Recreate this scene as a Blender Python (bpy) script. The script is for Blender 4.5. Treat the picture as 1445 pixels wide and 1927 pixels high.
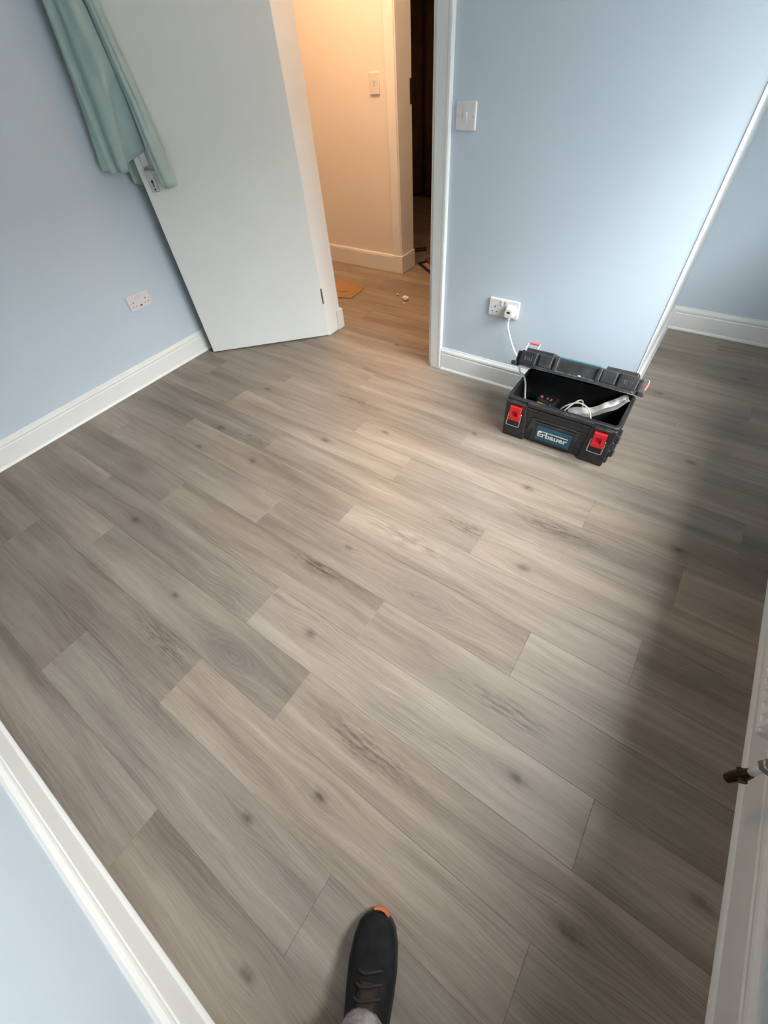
import bpy, bmesh, math, random
from mathutils import Vector, Matrix

# ------------------------------------------------------------------ clear
for o in list(bpy.data.objects):
    bpy.data.objects.remove(o, do_unlink=True)
SC = bpy.context.scene
COL = SC.collection
random.seed(7)

# ------------------------------------------------------------------ camera
cam_data = bpy.data.cameras.new('camera')
cam = bpy.data.objects.new('camera', cam_data)
COL.objects.link(cam)
cam_data.sensor_fit = 'HORIZONTAL'
cam_data.sensor_width = 36.0
cam_data.lens = 36.0 * 765.17 / 1445.0
cam_data.clip_start = 0.02
right = Vector((0.81895515, 0.56954498, -0.0702209))
down = Vector((0.40351955, -0.65854244, -0.63521163))
fwd = Vector((-0.40802504, 0.49187433, -0.76913926))
M = Matrix((right, -down, -fwd)).transposed().to_4x4()
M.translation = Vector((0, 0, 1.35))
cam.matrix_world = M
SC.camera = cam

# ------------------------------------------------------------------ exposure and light
SC.view_settings.view_transform = 'Standard'
SC.view_settings.look = 'None'
SC.view_settings.gamma = 1.0
SC.view_settings.use_curve_mapping = False
SC.view_settings.exposure = 0.0

SKY = 51.0
world = bpy.data.worlds.new('overcast_sky')
SC.world = world
world.use_nodes = True
wn, wl = world.node_tree.nodes, world.node_tree.links
wn.clear()
w_out = wn.new('ShaderNodeOutputWorld')
w_bg = wn.new('ShaderNodeBackground')
w_tc = wn.new('ShaderNodeTexCoord')
w_sep = wn.new('ShaderNodeSeparateXYZ')
w_ramp = wn.new('ShaderNodeValToRGB')
w_map = wn.new('ShaderNodeMapRange')
w_map.inputs[1].default_value = -1.0
w_map.inputs[2].default_value = 1.0
e = w_ramp.color_ramp.elements
e[0].position = 0.0
e[0].color = (0.06, 0.06, 0.055, 1)
e[1].position = 1.0
e[1].color = (0.97, 0.99, 0.975, 1)
for p, c in ((0.49, (0.07, 0.07, 0.065, 1)), (0.52, (0.40, 0.41, 0.42, 1)), (0.75, (0.735, 0.77, 0.78, 1))):
    k = e.new(p)
    k.color = c
wl.new(w_tc.outputs['Generated'], w_sep.inputs[0])
wl.new(w_sep.outputs[2], w_map.inputs[0])
wl.new(w_map.outputs[0], w_ramp.inputs[0])
wl.new(w_ramp.outputs[0], w_bg.inputs[0])
w_bg.inputs[1].default_value = SKY
wl.new(w_bg.outputs[0], w_out.inputs[0])

# window opening in the right wall (x = XR): y range and z range
WY0, WY1, WZ0, WZ1 = 0.28, 1.99, 0.96, 1.86
XL, XR, YN, YB, YA, ZC = -2.588, 0.641, -0.524, 1.969, 3.039, 2.4
YH = 3.064            # hall far wall

def add_light(name, kind, loc, energy, color, **kw):
    d = bpy.data.lights.new(name, kind)
    d.energy = energy
    d.color = color
    for a, b in kw.items():
        setattr(d, a, b)
    o = bpy.data.objects.new(name, d)
    COL.objects.link(o)
    o.location = loc
    return o

po = add_light('window_portal', 'AREA', (XR + 0.12, (WY0 + WY1) / 2, (WZ0 + WZ1) / 2), 1.0, (1, 1, 1),
               shape='RECTANGLE', size=WZ1 - WZ0, size_y=WY1 - WY0)
po.rotation_euler = (0, math.pi / 2, 0)
po.data.cycles.is_portal = True
add_light('hall_lamp_and_fill', 'POINT', (-2.12, 2.40, 2.24), 45.0, (1.0, 0.55, 0.28), shadow_soft_size=0.08)
add_light('hall_lamp_and_fill', 'POINT', (-1.42, 2.52, 2.24), 15.0, (1.0, 0.54, 0.26), shadow_soft_size=0.08)  # second light added to brighten the dark room and lower hall wall

# ------------------------------------------------------------------ helpers
def newbm():
    return bmesh.new()

def link(name, bm, mat=None, parent=None, smooth=False, loc=None):
    me = bpy.data.meshes.new(name)
    bmesh.ops.recalc_face_normals(bm, faces=bm.faces)
    bm.to_mesh(me)
    bm.free()
    if mat:
        me.materials.append(mat)
    if smooth:
        for p in me.polygons:
            p.use_smooth = True
    o = bpy.data.objects.new(name, me)
    COL.objects.link(o)
    if parent:
        o.parent = parent
    if loc is not None:
        o.location = loc
    return o

def empty(name, loc=(0, 0, 0), rz=0.0):
    o = bpy.data.objects.new(name, None)
    COL.objects.link(o)
    o.location = loc
    o.rotation_euler = (0, 0, rz)
    o.empty_display_size = 0.05
    return o

def tag(o, label=None, cat=None, group=None, kind=None):
    if label:
        o['label'] = label
    if cat:
        o['category'] = cat
    if group:
        o['group'] = group
    if kind:
        o['kind'] = kind
    return o

def box(bm, x0, x1, y0, y1, z0, z1, bev=0.0, seg=1, mtx=None):
    b = bmesh.new()
    bmesh.ops.create_cube(b, size=1.0)
    for v in b.verts:
        v.co = Vector(((x0 + x1) / 2 + v.co.x * (x1 - x0), (y0 + y1) / 2 + v.co.y * (y1 - y0), (z0 + z1) / 2 + v.co.z * (z1 - z0)))
    if bev > 0:
        bmesh.ops.bevel(b, geom=list(b.edges), offset=bev, segments=seg, affect='EDGES', profile=0.5)
    merge(bm, b, mtx)

def merge(bm, b, mtx=None):
    if mtx is not None:
        bmesh.ops.transform(b, matrix=mtx, verts=b.verts)
    mp = {}
    for v in b.verts:
        mp[v] = bm.verts.new(v.co)
    for f in b.faces:
        try:
            bm.faces.new([mp[v] for v in f.verts])
        except ValueError:
            pass
    b.free()

def prism(bm, prof, axis_pts, close=True, caps=True):
    """prof: function(i)->list of Vector (ring) given for each station in axis_pts."""
    rings = []
    for ring in axis_pts:
        rings.append([bm.verts.new(p) for p in ring])
    n = len(rings[0])
    for a, b in zip(rings, rings[1:]):
        for i in range(n if close else n - 1):
            j = (i + 1) % n
            bm.faces.new((a[i], a[j], b[j], b[i]))
    if caps and close:
        bm.faces.new(list(reversed(rings[0])))
        bm.faces.new(rings[-1])
    return rings

def smooth_path(pts, n=8):
    pts = [Vector(p) for p in pts]
    out = []
    P = [pts[0]] + pts + [pts[-1]]
    for i in range(1, len(P) - 2):
        for k in range(n):
            t = k / n
            a, b, c, d = P[i - 1], P[i], P[i + 1], P[i + 2]
            out.append(0.5 * ((2 * b) + (-a + c) * t + (2 * a - 5 * b + 4 * c - d) * t * t + (-a + 3 * b - 3 * c + d) * t ** 3))
    out.append(pts[-1])
    return out

def tube(bm, pts, r, seg=10, caps=True):
    pts = [Vector(p) for p in pts]
    rings = []
    up = None
    for i, p in enumerate(pts):
        t = (pts[min(i + 1, len(pts) - 1)] - pts[max(i - 1, 0)]).normalized()
        if up is None:
            up = t.orthogonal().normalized()
        else:
            up = (up - t * up.dot(t)).normalized()
        w = t.cross(up)
        rr = r[i] if isinstance(r, (list, tuple)) else r
        rings.append([p + (up * math.cos(2 * math.pi * k / seg) + w * math.sin(2 * math.pi * k / seg)) * rr for k in range(seg)])
    prism(bm, None, rings, True, caps)

def cyl(bm, a, b, r, seg=16, r2=None):
    tube(bm, [a, b], [r, r if r2 is None else r2], seg)

def rrect(w, h, r, seg=4):
    """rounded rectangle outline, centred, in 2-D."""
    out = []
    for cx, cy, a0 in ((w / 2 - r, h / 2 - r, 0), (-w / 2 + r, h / 2 - r, 90), (-w / 2 + r, -h / 2 + r, 180), (w / 2 - r, -h / 2 + r, 270)):
        for k in range(seg + 1):
            a = math.radians(a0 + 90 * k / seg)
            out.append((cx + r * math.cos(a), cy + r * math.sin(a)))
    return out

# ------------------------------------------------------------------ materials
class NT:
    def __init__(self, name):
        self.m = bpy.data.materials.new(name)
        self.m.use_nodes = True
        self.n = self.m.node_tree.nodes
        self.l = self.m.node_tree.links
        self.b = self.n['Principled BSDF']

    def node(self, t, **kw):
        nd = self.n.new(t)
        for k, v in kw.items():
            setattr(nd, k, v)
        return nd

    def put(self, sock, v):
        if hasattr(v, 'is_output') or isinstance(v, bpy.types.NodeSocket):
            self.l.new(v, sock)
        else:
            sock.default_value = v

    def math(self, op, a, b=None, c=None, clamp=False):
        nd = self.node('ShaderNodeMath', operation=op, use_clamp=clamp)
        self.put(nd.inputs[0], a)
        if b is not None:
            self.put(nd.inputs[1], b)
        if c is not None:
            self.put(nd.inputs[2], c)
        return nd.outputs[0]

    def mix(self, f, a, b, blend='MIX'):
        nd = self.node('ShaderNodeMix', data_type='RGBA', blend_type=blend)
        self.put(nd.inputs[0], f)
        self.put(nd.inputs[6], a)
        self.put(nd.inputs[7], b)
        return nd.outputs[2]

    def noise(self, vec, scale, detail=4.0, rough=0.55):
        nd = self.node('ShaderNodeTexNoise')
        self.put(nd.inputs['Vector'], vec)
        nd.inputs['Scale'].default_value = scale
        nd.inputs['Detail'].default_value = detail
        nd.inputs['Roughness'].default_value = rough
        return nd.outputs[0]

    def ramp(self, f, lo, hi, a=0.0, b=1.0):
        nd = self.node('ShaderNodeMapRange')
        nd.clamp = True
        self.put(nd.inputs[0], f)
        nd.inputs[1].default_value = lo
        nd.inputs[2].default_value = hi
        nd.inputs[3].default_value = a
        nd.inputs[4].default_value = b
        return nd.outputs[0]

    def pos(self):
        return self.node('ShaderNodeNewGeometry').outputs['Position']

    def objco(self):
        return self.node('ShaderNodeTexCoord').outputs['Object']

    def bump(self, h, strength, dist):
        nd = self.node('ShaderNodeBump')
        nd.inputs['Strength'].default_value = strength
        nd.inputs['Distance'].default_value = dist
        self.l.new(h, nd.inputs['Height'])
        self.l.new(nd.outputs[0], self.b.inputs['Normal'])

def rgb(*c):
    return (c[0], c[1], c[2], 1.0)

def simple(name, col, rough=0.5, metal=0.0, var=0.06, scale=30.0, bump=0.0, bscale=200.0, bdist=0.001, spec=0.5):
    t = NT(name)
    co = t.objco()
    n = t.noise(co, scale, 3.0)
    f = t.ramp(n, 0.3, 0.7)
    a = rgb(*[c * (1 - var) for c in col])
    b = rgb(*[min(1.0, c * (1 + var)) for c in col])
    t.l.new(t.mix(f, a, b), t.b.inputs['Base Color'])
    t.b.inputs['Roughness'].default_value = rough
    t.b.inputs['Metallic'].default_value = metal
    t.b.inputs['Specular IOR Level'].default_value = spec
    if bump:
        t.bump(t.noise(co, bscale, 2.0), bump, bdist)
    return t.m

def paint(name, col, rough=0.6, spec=0.3):
    t = NT(name)
    p = t.pos()
    f = t.ramp(t.noise(p, 2.2, 3.0), 0.3, 0.7)
    t.l.new(t.mix(f, rgb(*[c * 0.985 for c in col]), rgb(*[c * 1.015 for c in col])), t.b.inputs['Base Color'])
    t.b.inputs['Roughness'].default_value = rough
    t.b.inputs['Specular IOR Level'].default_value = spec
    t.bump(t.noise(p, 260.0, 3.0), 0.12, 0.0006)
    return t.m

MAT = {}
MAT['wall'] = paint('pale_blue_wall_paint', (0.545, 0.624, 0.692))
MAT['hall_wall'] = paint('cream_hall_wall_paint', (0.80, 0.76, 0.71))
MAT['ceiling'] = paint('white_ceiling_paint', (0.78, 0.78, 0.77))
MAT['gloss'] = simple('white_gloss_woodwork', (0.79, 0.79, 0.77), 0.32, 0, 0.02, 4.0, 0.04, 60.0, 0.0006)
MAT['door'] = simple('white_satin_door_paint', (0.80, 0.81, 0.775), 0.38, 0, 0.015, 3.0, 0.05, 40.0, 0.0005)
MAT['plastic'] = simple('white_socket_plastic', (0.72, 0.70, 0.69), 0.30, 0, 0.02)
MAT['cream_plastic'] = simple('cream_plug_plastic', (0.76, 0.74, 0.70), 0.35, 0, 0.02)
MAT['dark'] = simple('dark_socket_hole', (0.02, 0.018, 0.016), 0.6, 0, 0.05)
MAT['steel'] = simple('satin_steel', (0.55, 0.55, 0.54), 0.32, 1.0, 0.06, 60.0)
MAT['chrome'] = simple('chrome_wire', (0.75, 0.75, 0.74), 0.18, 1.0, 0.03)
def scuffed():
    t = NT('scuffed_black_plastic')
    co = t.pos()
    geo = t.node('ShaderNodeNewGeometry')
    bev = t.node('ShaderNodeBevel', samples=6)
    bev.inputs[0].default_value = 0.0035
    dt = t.node('ShaderNodeVectorMath', operation='DOT_PRODUCT')
    t.l.new(bev.outputs[0], dt.inputs[0])
    t.l.new(geo.outputs['Normal'], dt.inputs[1])
    edge = t.ramp(t.math('SUBTRACT', 1.0, dt.outputs['Value']), 0.02, 0.16)
    sc = t.ramp(t.noise(co, 55.0, 5.0, 0.7), 0.40, 0.66)
    dust = t.ramp(t.noise(co, 18.0, 4.0, 0.65), 0.45, 0.75)
    f = t.math('ADD', t.math('MULTIPLY', edge, t.math('ADD', 0.15, t.math('MULTIPLY', sc, 0.85))), t.math('MULTIPLY', t.math('MULTIPLY', sc, dust), 0.22), clamp=True)
    t.l.new(t.mix(f, rgb(0.016, 0.016, 0.018), rgb(0.21, 0.205, 0.20)), t.b.inputs['Base Color'])
    t.l.new(t.math('ADD', 0.42, t.math('MULTIPLY', dust, 0.2)), t.b.inputs['Roughness'])
    t.bump(t.noise(co, 420.0, 2.0), 0.15, 0.0005)
    return t.m
MAT['black_plastic'] = scuffed()
MAT['red'] = simple('red_latch_plastic', (0.55, 0.012, 0.02), 0.35, 0, 0.12, 60.0)
MAT['pink'] = simple('faded_red_grip_plastic', (0.62, 0.16, 0.16), 0.4, 0, 0.1, 60.0)
MAT['teal_label'] = simple('teal_blue_label', (0.012, 0.075, 0.115), 0.4, 0, 0.15, 50.0)
MAT['teal_top'] = simple('teal_lid_panel', (0.03, 0.17, 0.21), 0.45, 0, 0.15, 50.0)
MAT['white_print'] = simple('white_lettering', (0.75, 0.76, 0.76), 0.5, 0, 0.04)
MAT['cable'] = simple('beige_cable_sheath', (0.66, 0.60, 0.52), 0.42, 0, 0.05)
MAT['white_cable'] = simple('white_cable_sheath', (0.76, 0.76, 0.74), 0.4, 0, 0.03)
MAT['yellow'] = simple('yellow_plastic', (0.62, 0.36, 0.03), 0.4, 0, 0.1)
MAT['orange'] = simple('orange_rubber', (0.55, 0.16, 0.045), 0.6, 0, 0.1)
MAT['cardboard'] = simple('brown_cardboard', (0.32, 0.185, 0.075), 0.85, 0, 0.08, 20.0, 0.1, 120.0, 0.0008)
MAT['plaster'] = simple('white_plaster_crumb', (0.80, 0.74, 0.64), 0.9, 0, 0.06, 40.0, 0.3, 200.0, 0.001)
MAT['black_metal'] = simple('black_painted_metal', (0.012, 0.011, 0.010), 0.4, 0, 0.2)
MAT['board'] = simple('pale_brown_board', (0.33, 0.22, 0.17), 0.6, 0, 0.08)
MAT['render'] = paint('grey_sky_block', (0.30, 0.32, 0.33))
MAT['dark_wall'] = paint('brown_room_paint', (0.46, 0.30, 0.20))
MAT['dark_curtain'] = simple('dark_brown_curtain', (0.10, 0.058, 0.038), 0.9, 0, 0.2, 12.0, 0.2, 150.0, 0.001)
MAT['rubber'] = simple('black_shoe_rubber', (0.018, 0.018, 0.02), 0.6, 0, 0.2)
MAT['suede'] = simple('black_shoe_upper', (0.011, 0.011, 0.012), 0.8, 0, 0.35, 40.0, 0.3, 400.0, 0.001, 0.2)
MAT['brown_lace'] = simple('dark_brown_tongue', (0.022, 0.014, 0.010), 0.8, 0, 0.25, 40.0)
MAT['trouser'] = simple('pale_grey_trouser_cloth', (0.30, 0.29, 0.30), 0.9, 0, 0.35, 60.0, 0.4, 500.0, 0.001)
MAT['radiator'] = simple('white_radiator_enamel', (0.74, 0.73, 0.70), 0.3, 0, 0.02)
MAT['brass'] = simple('dark_tarnished_brass', (0.045, 0.025, 0.012), 0.35, 0.6, 0.3, 60.0)

def cloth_mat():
    t = NT('pale_teal_towelling')
    co = t.pos()
    f = t.ramp(t.noise(co, 14.0, 4.0), 0.25, 0.75)
    t.l.new(t.mix(f, rgb(0.36, 0.485, 0.465), rgb(0.43, 0.55, 0.525)), t.b.inputs['Base Color'])
    t.b.inputs['Roughness'].default_value = 0.95
    t.b.inputs['Specular IOR Level'].default_value = 0.1
    t.b.inputs['Sheen Weight'].default_value = 0.25
    t.bump(t.noise(co, 420.0, 2.0), 0.4, 0.0015)
    return t.m
MAT['cloth'] = cloth_mat()

def metal_strip_mat():
    t = NT('dull_galvanised_strip')
    co = t.objco()
    f = t.ramp(t.noise(co, 25.0, 4.0), 0.25, 0.75)
    t.l.new(t.mix(f, rgb(0.30, 0.29, 0.27), rgb(0.62, 0.61, 0.58)), t.b.inputs['Base Color'])
    t.b.inputs['Metallic'].default_value = 0.35
    t.b.inputs['Roughness'].default_value = 0.38
    return t.m
MAT['strip'] = metal_strip_mat()

def glass_mat():
    t = NT('window_glass')
    out = t.n['Material Output']
    tr = t.node('ShaderNodeBsdfTransparent')
    gl = t.node('ShaderNodeBsdfGlossy')
    gl.inputs['Roughness'].default_value = 0.02
    lw = t.node('ShaderNodeLayerWeight')
    lw.inputs[0].default_value = 0.5
    fac = t.math('ADD', 0.03, t.math('MULTIPLY', t.math('POWER', lw.outputs['Facing'], 5.0), 0.6))
    mx = t.node('ShaderNodeMixShader')
    t.l.new(fac, mx.inputs[0])
    t.l.new(tr.outputs[0], mx.inputs[1])
    t.l.new(gl.outputs[0], mx.inputs[2])
    t.l.new(mx.outputs[0], out.inputs[0])
    return t.m
MAT['glass'] = glass_mat()

def plank_mat():
    t = NT('greige_oak_laminate')
    oi = t.node('ShaderNodeObjectInfo')
    sep = t.node('ShaderNodeSeparateXYZ')
    t.l.new(t.pos(), sep.inputs[0])
    X, Y = sep.outputs[0], sep.outputs[1]
    rnd = t.math('MULTIPLY', oi.outputs['Random'], 37.0)
    y = Y
    dark_fields = []
    swirl = None
    ring_fields = []
    for nm, kind in (('knot_a', 'k'), ('knot_b', 'k'), ('swirl', 's'), ('crack', 'c')):
        at = t.node('ShaderNodeAttribute', attribute_type='OBJECT', attribute_name=nm)
        s3 = t.node('ShaderNodeSeparateXYZ')
        t.l.new(at.outputs['Vector'], s3.inputs[0])
        kx, ky, kr = s3.outputs[0], s3.outputs[1], s3.outputs[2]
        r = t.math('MAXIMUM', kr, 0.0005)
        dx = t.math('SUBTRACT', X, kx)
        dy = t.math('SUBTRACT', Y, ky)
        def gauss(ax, ay, dx=dx, dy=dy, r=r):
            u = t.math('DIVIDE', dx, t.math('MULTIPLY', r, ax))
            v = t.math('DIVIDE', dy, t.math('MULTIPLY', r, ay))
            q = t.math('ADD', t.math('MULTIPLY', u, u), t.math('MULTIPLY', v, v))
            return t.math('POWER', 2.718, t.math('MULTIPLY', q, -1.0)), q
        if kind == 'k':
            g, _ = gauss(5.0, 2.2)
            y = t.math('SUBTRACT', y, t.math('MULTIPLY', t.math('MULTIPLY', dy, g), 0.72))
            d1, q1 = gauss(0.95, 0.55)
            d2, _ = gauss(3.4, 0.9)
            dark_fields.append(('knot', t.math('MULTIPLY', d1, 0.46), t.math('MULTIPLY', d2, 0.10)))
        elif kind == 's':
            g, _ = gauss(2.4, 1.0)
            y = t.math('SUBTRACT', y, t.math('MULTIPLY', t.math('MULTIPLY', dy, g), 0.85))
            swirl = g
            _, q = gauss(2.0, 0.62)
            ring_fields.append((q, g))
        else:
            g, _ = gauss(3.4, 0.75)
            dark_fields.append(('crack', g))
    cv = t.node('ShaderNodeCombineXYZ')
    t.put(cv.inputs[0], t.math('ADD', X, rnd))
    t.put(cv.inputs[1], t.math('ADD', y, rnd))
    P = cv.outputs[0]
    def stretched(sx, sy, detail=4.0, rough=0.55, src=None):
        mp = t.node('ShaderNodeMapping')
        t.l.new(src or P, mp.inputs[0])
        mp.inputs['Scale'].default_value = (sx, sy, 1.0)
        return t.noise(mp.outputs[0], 1.0, detail, rough)
    warp = stretched(1.6, 7.0, 2.0)
    cv2 = t.node('ShaderNodeCombineXYZ')
    t.put(cv2.inputs[0], t.math('ADD', X, rnd))
    t.put(cv2.inputs[1], t.math('ADD', t.math('ADD', y, rnd), t.math('MULTIPLY', warp, 0.055)))
    PW = cv2.outputs[0]
    broad = stretched(1.1, 9.0, 2.0, 0.5, PW)
    band = stretched(1.5, 42.0, 3.0, 0.6, PW)
    fine = stretched(7.0, 330.0, 3.0, 0.65, PW)
    pore = stretched(22.0, 700.0, 2.0, 0.6, PW)
    v = t.math('MULTIPLY', t.ramp(broad, 0.30, 0.70, -0.5, 0.5), 0.36)
    v = t.math('ADD', v, t.math('MULTIPLY', t.ramp(band, 0.30, 0.70, -0.5, 0.5), 0.20))
    v = t.math('ADD', v, t.math('MULTIPLY', t.ramp(fine, 0.30, 0.70, -0.5, 0.5), 0.24))
    v = t.math('ADD', v, t.math('MULTIPLY', t.ramp(pore, 0.58, 0.75, 0.0, 1.0), -0.16))
    # cathedral figure: contour lines of the warped cross-grain coordinate
    s2 = t.node('ShaderNodeSeparateXYZ')
    t.l.new(PW, s2.inputs[0])
    lines = t.math('SINE', t.math('ADD', t.math('MULTIPLY', s2.outputs[1], 620.0), t.math('MULTIPLY', stretched(3.0, 20.0, 2.0, 0.5, PW), 26.0)))
    msk = t.ramp(stretched(1.3, 6.0, 2.0, 0.5, PW), 0.48, 0.66)
    v = t.math('ADD', v, t.math('MULTIPLY', t.math('MULTIPLY', t.ramp(lines, 0.1, 1.0), msk), -0.13))
    for s_, g_ in ring_fields:
        rn = stretched(9.0, 30.0, 3.0, 0.6)
        rs = t.math('SINE', t.math('ADD', t.math('MULTIPLY', t.math('SQRT', s_), 21.0), t.math('MULTIPLY', rn, 14.0)))
        v = t.math('ADD', v, t.math('MULTIPLY', t.math('MULTIPLY', rs, g_), 0.055))
    for d in dark_fields:
        if d[0] == 'knot':
            kn = t.ramp(stretched(60.0, 90.0, 3.0, 0.6, PW), 0.30, 0.66, 0.45, 1.0)
            v = t.math('SUBTRACT', v, t.math('MULTIPLY', d[1], kn))
            v = t.math('SUBTRACT', v, t.math('MULTIPLY', d[2], t.ramp(band, 0.35, 0.6)))
        elif isinstance(d, tuple):
            cn = t.ramp(stretched(14.0, 110.0, 4.0, 0.7, PW), 0.42, 0.62)
            v = t.math('SUBTRACT', v, t.math('MULTIPLY', t.math('MULTIPLY', d[1], cn), 0.42))
        else:
            v = t.math('SUBTRACT', v, d)
    f = t.math('ADD', v, 0.55, clamp=True)
    ramp = t.node('ShaderNodeValToRGB')
    ce = ramp.color_ramp.elements
    ce[0].position = 0.0
    ce[0].color = rgb(0.072, 0.055, 0.042)
    ce[1].position = 1.0
    ce[1].color = rgb(0.46, 0.398, 0.328)
    k = ce.new(0.38)
    k.color = rgb(0.200, 0.164, 0.131)
    k = ce.new(0.68)
    k.color = rgb(0.320, 0.270, 0.218)
    t.l.new(f, ramp.inputs[0])
    c = t.mix(t.math('MULTIPLY', swirl, 0.42), ramp.outputs[0], rgb(0.135, 0.105, 0.102))
    c = t.mix(1.0, c, oi.outputs['Color'], 'MULTIPLY')
    t.l.new(c, t.b.inputs['Base Color'])
    rr = t.math('ADD', 0.40, t.math('MULTIPLY', t.ramp(fine, 0.3, 0.7), 0.10))
    t.l.new(rr, t.b.inputs['Roughness'])
    t.b.inputs['Specular IOR Level'].default_value = 0.5
    t.bump(t.math('ADD', fine, t.math('MULTIPLY', band, 0.5)), 0.10, 0.0006)
    return t.m
MAT['plank'] = plank_mat()

# ------------------------------------------------------------------ structure
def struct(name, bm, mat, label, parent=None):
    o = link(name, bm, mat, parent)
    if parent is None:
        tag(o, label, None, None, 'structure')
    return o

def slab(name, label, mat, *boxes):
    bm = newbm()
    for b in boxes:
        box(bm, *b)
    return struct(name, bm, mat, label)

XD0, XD1 = -1.93, -1.152           # clear door opening between the linings
HD0 = -2.055                       # left reveal face of the hall's second opening
HD1 = -1.28
YH2 = 3.225                        # back of the hall far wall
DZ = 2.01                          # opening height

wall_left = slab('wall_left', 'pale blue wall on the left with the double socket low down', MAT['wall'],
                 (XL - 0.15, XL, YN - 0.15, YB + 0.12, 0, ZC))
wall_front = slab('wall_front', 'pale blue wall behind the photographer, at lower left', MAT['wall'],
                  (XL, XR + 0.25, YN - 0.15, YN, 0, ZC))
wall_back = slab('wall_back', 'pale blue wall holding the doorway, ending in a bright white corner', MAT['wall'],
                 (XL, XD0 - 0.03, YB, YB + 0.12, 0, ZC),
                 (XD0 - 0.03, XD1 + 0.03, YB, YB + 0.12, DZ + 0.03, ZC),
                 (XD1 + 0.03, -0.068, YB, YA + 0.19, 0, ZC))
wall_alcove = slab('wall_alcove', 'blue end wall of the recess at upper right', MAT['wall'],
                   (-0.068, XR + 0.25, YA, YA + 0.19, 0, ZC))
wall_right = slab('wall_right', 'pale blue window wall along the right edge', MAT['wall'],
                  (XR, XR + 0.11, YN, WY0, 0, ZC), (XR, XR + 0.11, WY1, YA, 0, ZC),
                  (XR, XR + 0.11, WY0, WY1, 0, WZ0), (XR, XR + 0.11, WY0, WY1, WZ1, ZC))
wall_hall = slab('wall_hall', 'warm lit cream wall of the hall seen through the doorway', MAT['hall_wall'],
                 (-4.2, HD0 - 0.03, YH, YH2, 0, ZC), (HD0 - 0.03, HD1 + 0.03, YH, YH2, DZ + 0.03, ZC),
                 (HD1 + 0.03, XD1 + 0.03, YH, YH2, 0, ZC),
                 (-4.3, -4.2, YB + 0.12, YH2, 0, ZC),
                 (-4.2, XL, YB, YB + 0.12, 0, ZC))
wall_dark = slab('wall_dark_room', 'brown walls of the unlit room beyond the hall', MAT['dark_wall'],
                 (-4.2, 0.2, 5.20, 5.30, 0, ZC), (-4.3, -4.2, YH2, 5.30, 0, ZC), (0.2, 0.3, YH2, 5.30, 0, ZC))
ceiling = slab('ceiling', 'white ceiling over the room and hall', MAT['ceiling'],
               (-4.4, XR + 0.11, YN - 0.15, 5.35, ZC, ZC + 0.1))
floor = slab('floor', 'floor of greyish beige oak laminate planks running across the room', MAT['board'],
             (-4.4, XR + 0.25, YN - 0.15, 5.35, -0.12, -0.009))

outside = slab('sky_block_outside', 'unseen grey blocks added outside the window to cut low sky light', MAT['render'],
               (6.0, 12.0, -1.0, 18.0, -0.5, 3.2), (4.0, 12.0, -14.0, -1.3, -0.5, 4.3))  # unseen blocks, added and shaped to keep low sky light off the walls

# --- planks: one object each, row by row (rows are 173 mm, planks 1.169 m)
PW_, PL_ = 0.1729, 1.169
S = 1.35 / 1.3
joint = {-4: 0.30, -3: -0.62, -2: -0.152, -1: 0.278, 0: -0.512, 1: 0.312, 2: -0.456, 3: 0.009, 4: -0.818, 5: -0.297, 6: -0.765,
         7: 0.010, 8: -0.62, 9: -0.20, 10: -0.292, 11: -0.95, 12: -0.10, 13: -0.68, 14: -1.25, 15: -0.40, 16: -0.9, 17: -0.2, 18: -0.6}
tint_of = {(-2, 0): 0.80, (-2, 1): 1.0, (-1, 0): 0.93, (-1, 1): 1.17, (0, 0): 0.98, (0, 1): 0.96, (1, 0): 0.90, (1, 1): 1.10, (2, 0): 0.90, (2, 1): 0.95,
           (3, 0): 1.02, (3, 1): 0.92, (3, 2): 1.05, (4, 0): 0.95, (4, 1): 1.06, (5, 0): 0.90, (5, 1): 0.98, (5, 2): 1.04,
           (6, 0): 0.97, (6, 1): 1.08, (-3, 0): 0.88, (-3, 1): 0.92}
knots = [(-0.623, 0.273, .022), (-0.285, -0.067, .020), (0.138, 0.275, .022), (0.353, 0.064, .030), (-0.11, 0.916, .024), (-0.254, 1.307, .024),
         (-1.015, 1.306, .020), (-1.466, 0.792, .020), (-1.855, 1.279, .022), (-1.248, 1.099, .022), (-1.647, 0.24, .022), (0.339, 1.292, .024),
         (-0.419, -0.216, .018), (-0.206, -0.413, .020), (0.583, 0.285, .026), (-1.797, 0.722, .018), (-1.818, 0.885, .022), (-0.735, 0.634, .016),
         (-2.125, 1.708, .018), (-1.166, 0.102, .016), (0.06, 2.288, .020), (0.291, 1.817, .022), (0.40, 2.62, .020),
         (-1.45, 2.07, .018), (-2.2, 2.35, .018), (-0.62, 1.52, .016)]
swirls = [(-0.791, 0.067, .062), (-0.35, 0.60, .058), (-0.971, 0.201, .040), (-1.95, 0.45, .045)]
cracks = [(-1.071, -0.038, .050), (-0.546, 0.799, .048), (-0.084, 1.148, .050), (-0.396, 0.971, .040), (-1.55, 0.92, .045), (-0.25, 0.10, .05), (-0.78, 0.50, .04),
          (0.05, 0.42, .04), (-1.30, 1.45, .04)]

def plank_mesh(L, W):
    b = newbm()
    g, c, h = 0.00018, 0.0008, 0.0075
    rings = []
    for (z, i) in ((-h, 0.0), (-c * 0.7, 0.0), (0.0, c)):
        rings.append([Vector((g + i, g + i, z)), Vector((L - g - i, g + i, z)), Vector((L - g - i, W - g - i, z)), Vector((g + i, W - g - i, z))])
    prism(b, None, rings, True, True)
    me = bpy.data.meshes.new('plank')
    bmesh.ops.recalc_face_normals(b, faces=b.faces)
    b.to_mesh(me)
    b.free()
    me.materials.append(MAT['plank'])
    return me

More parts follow.
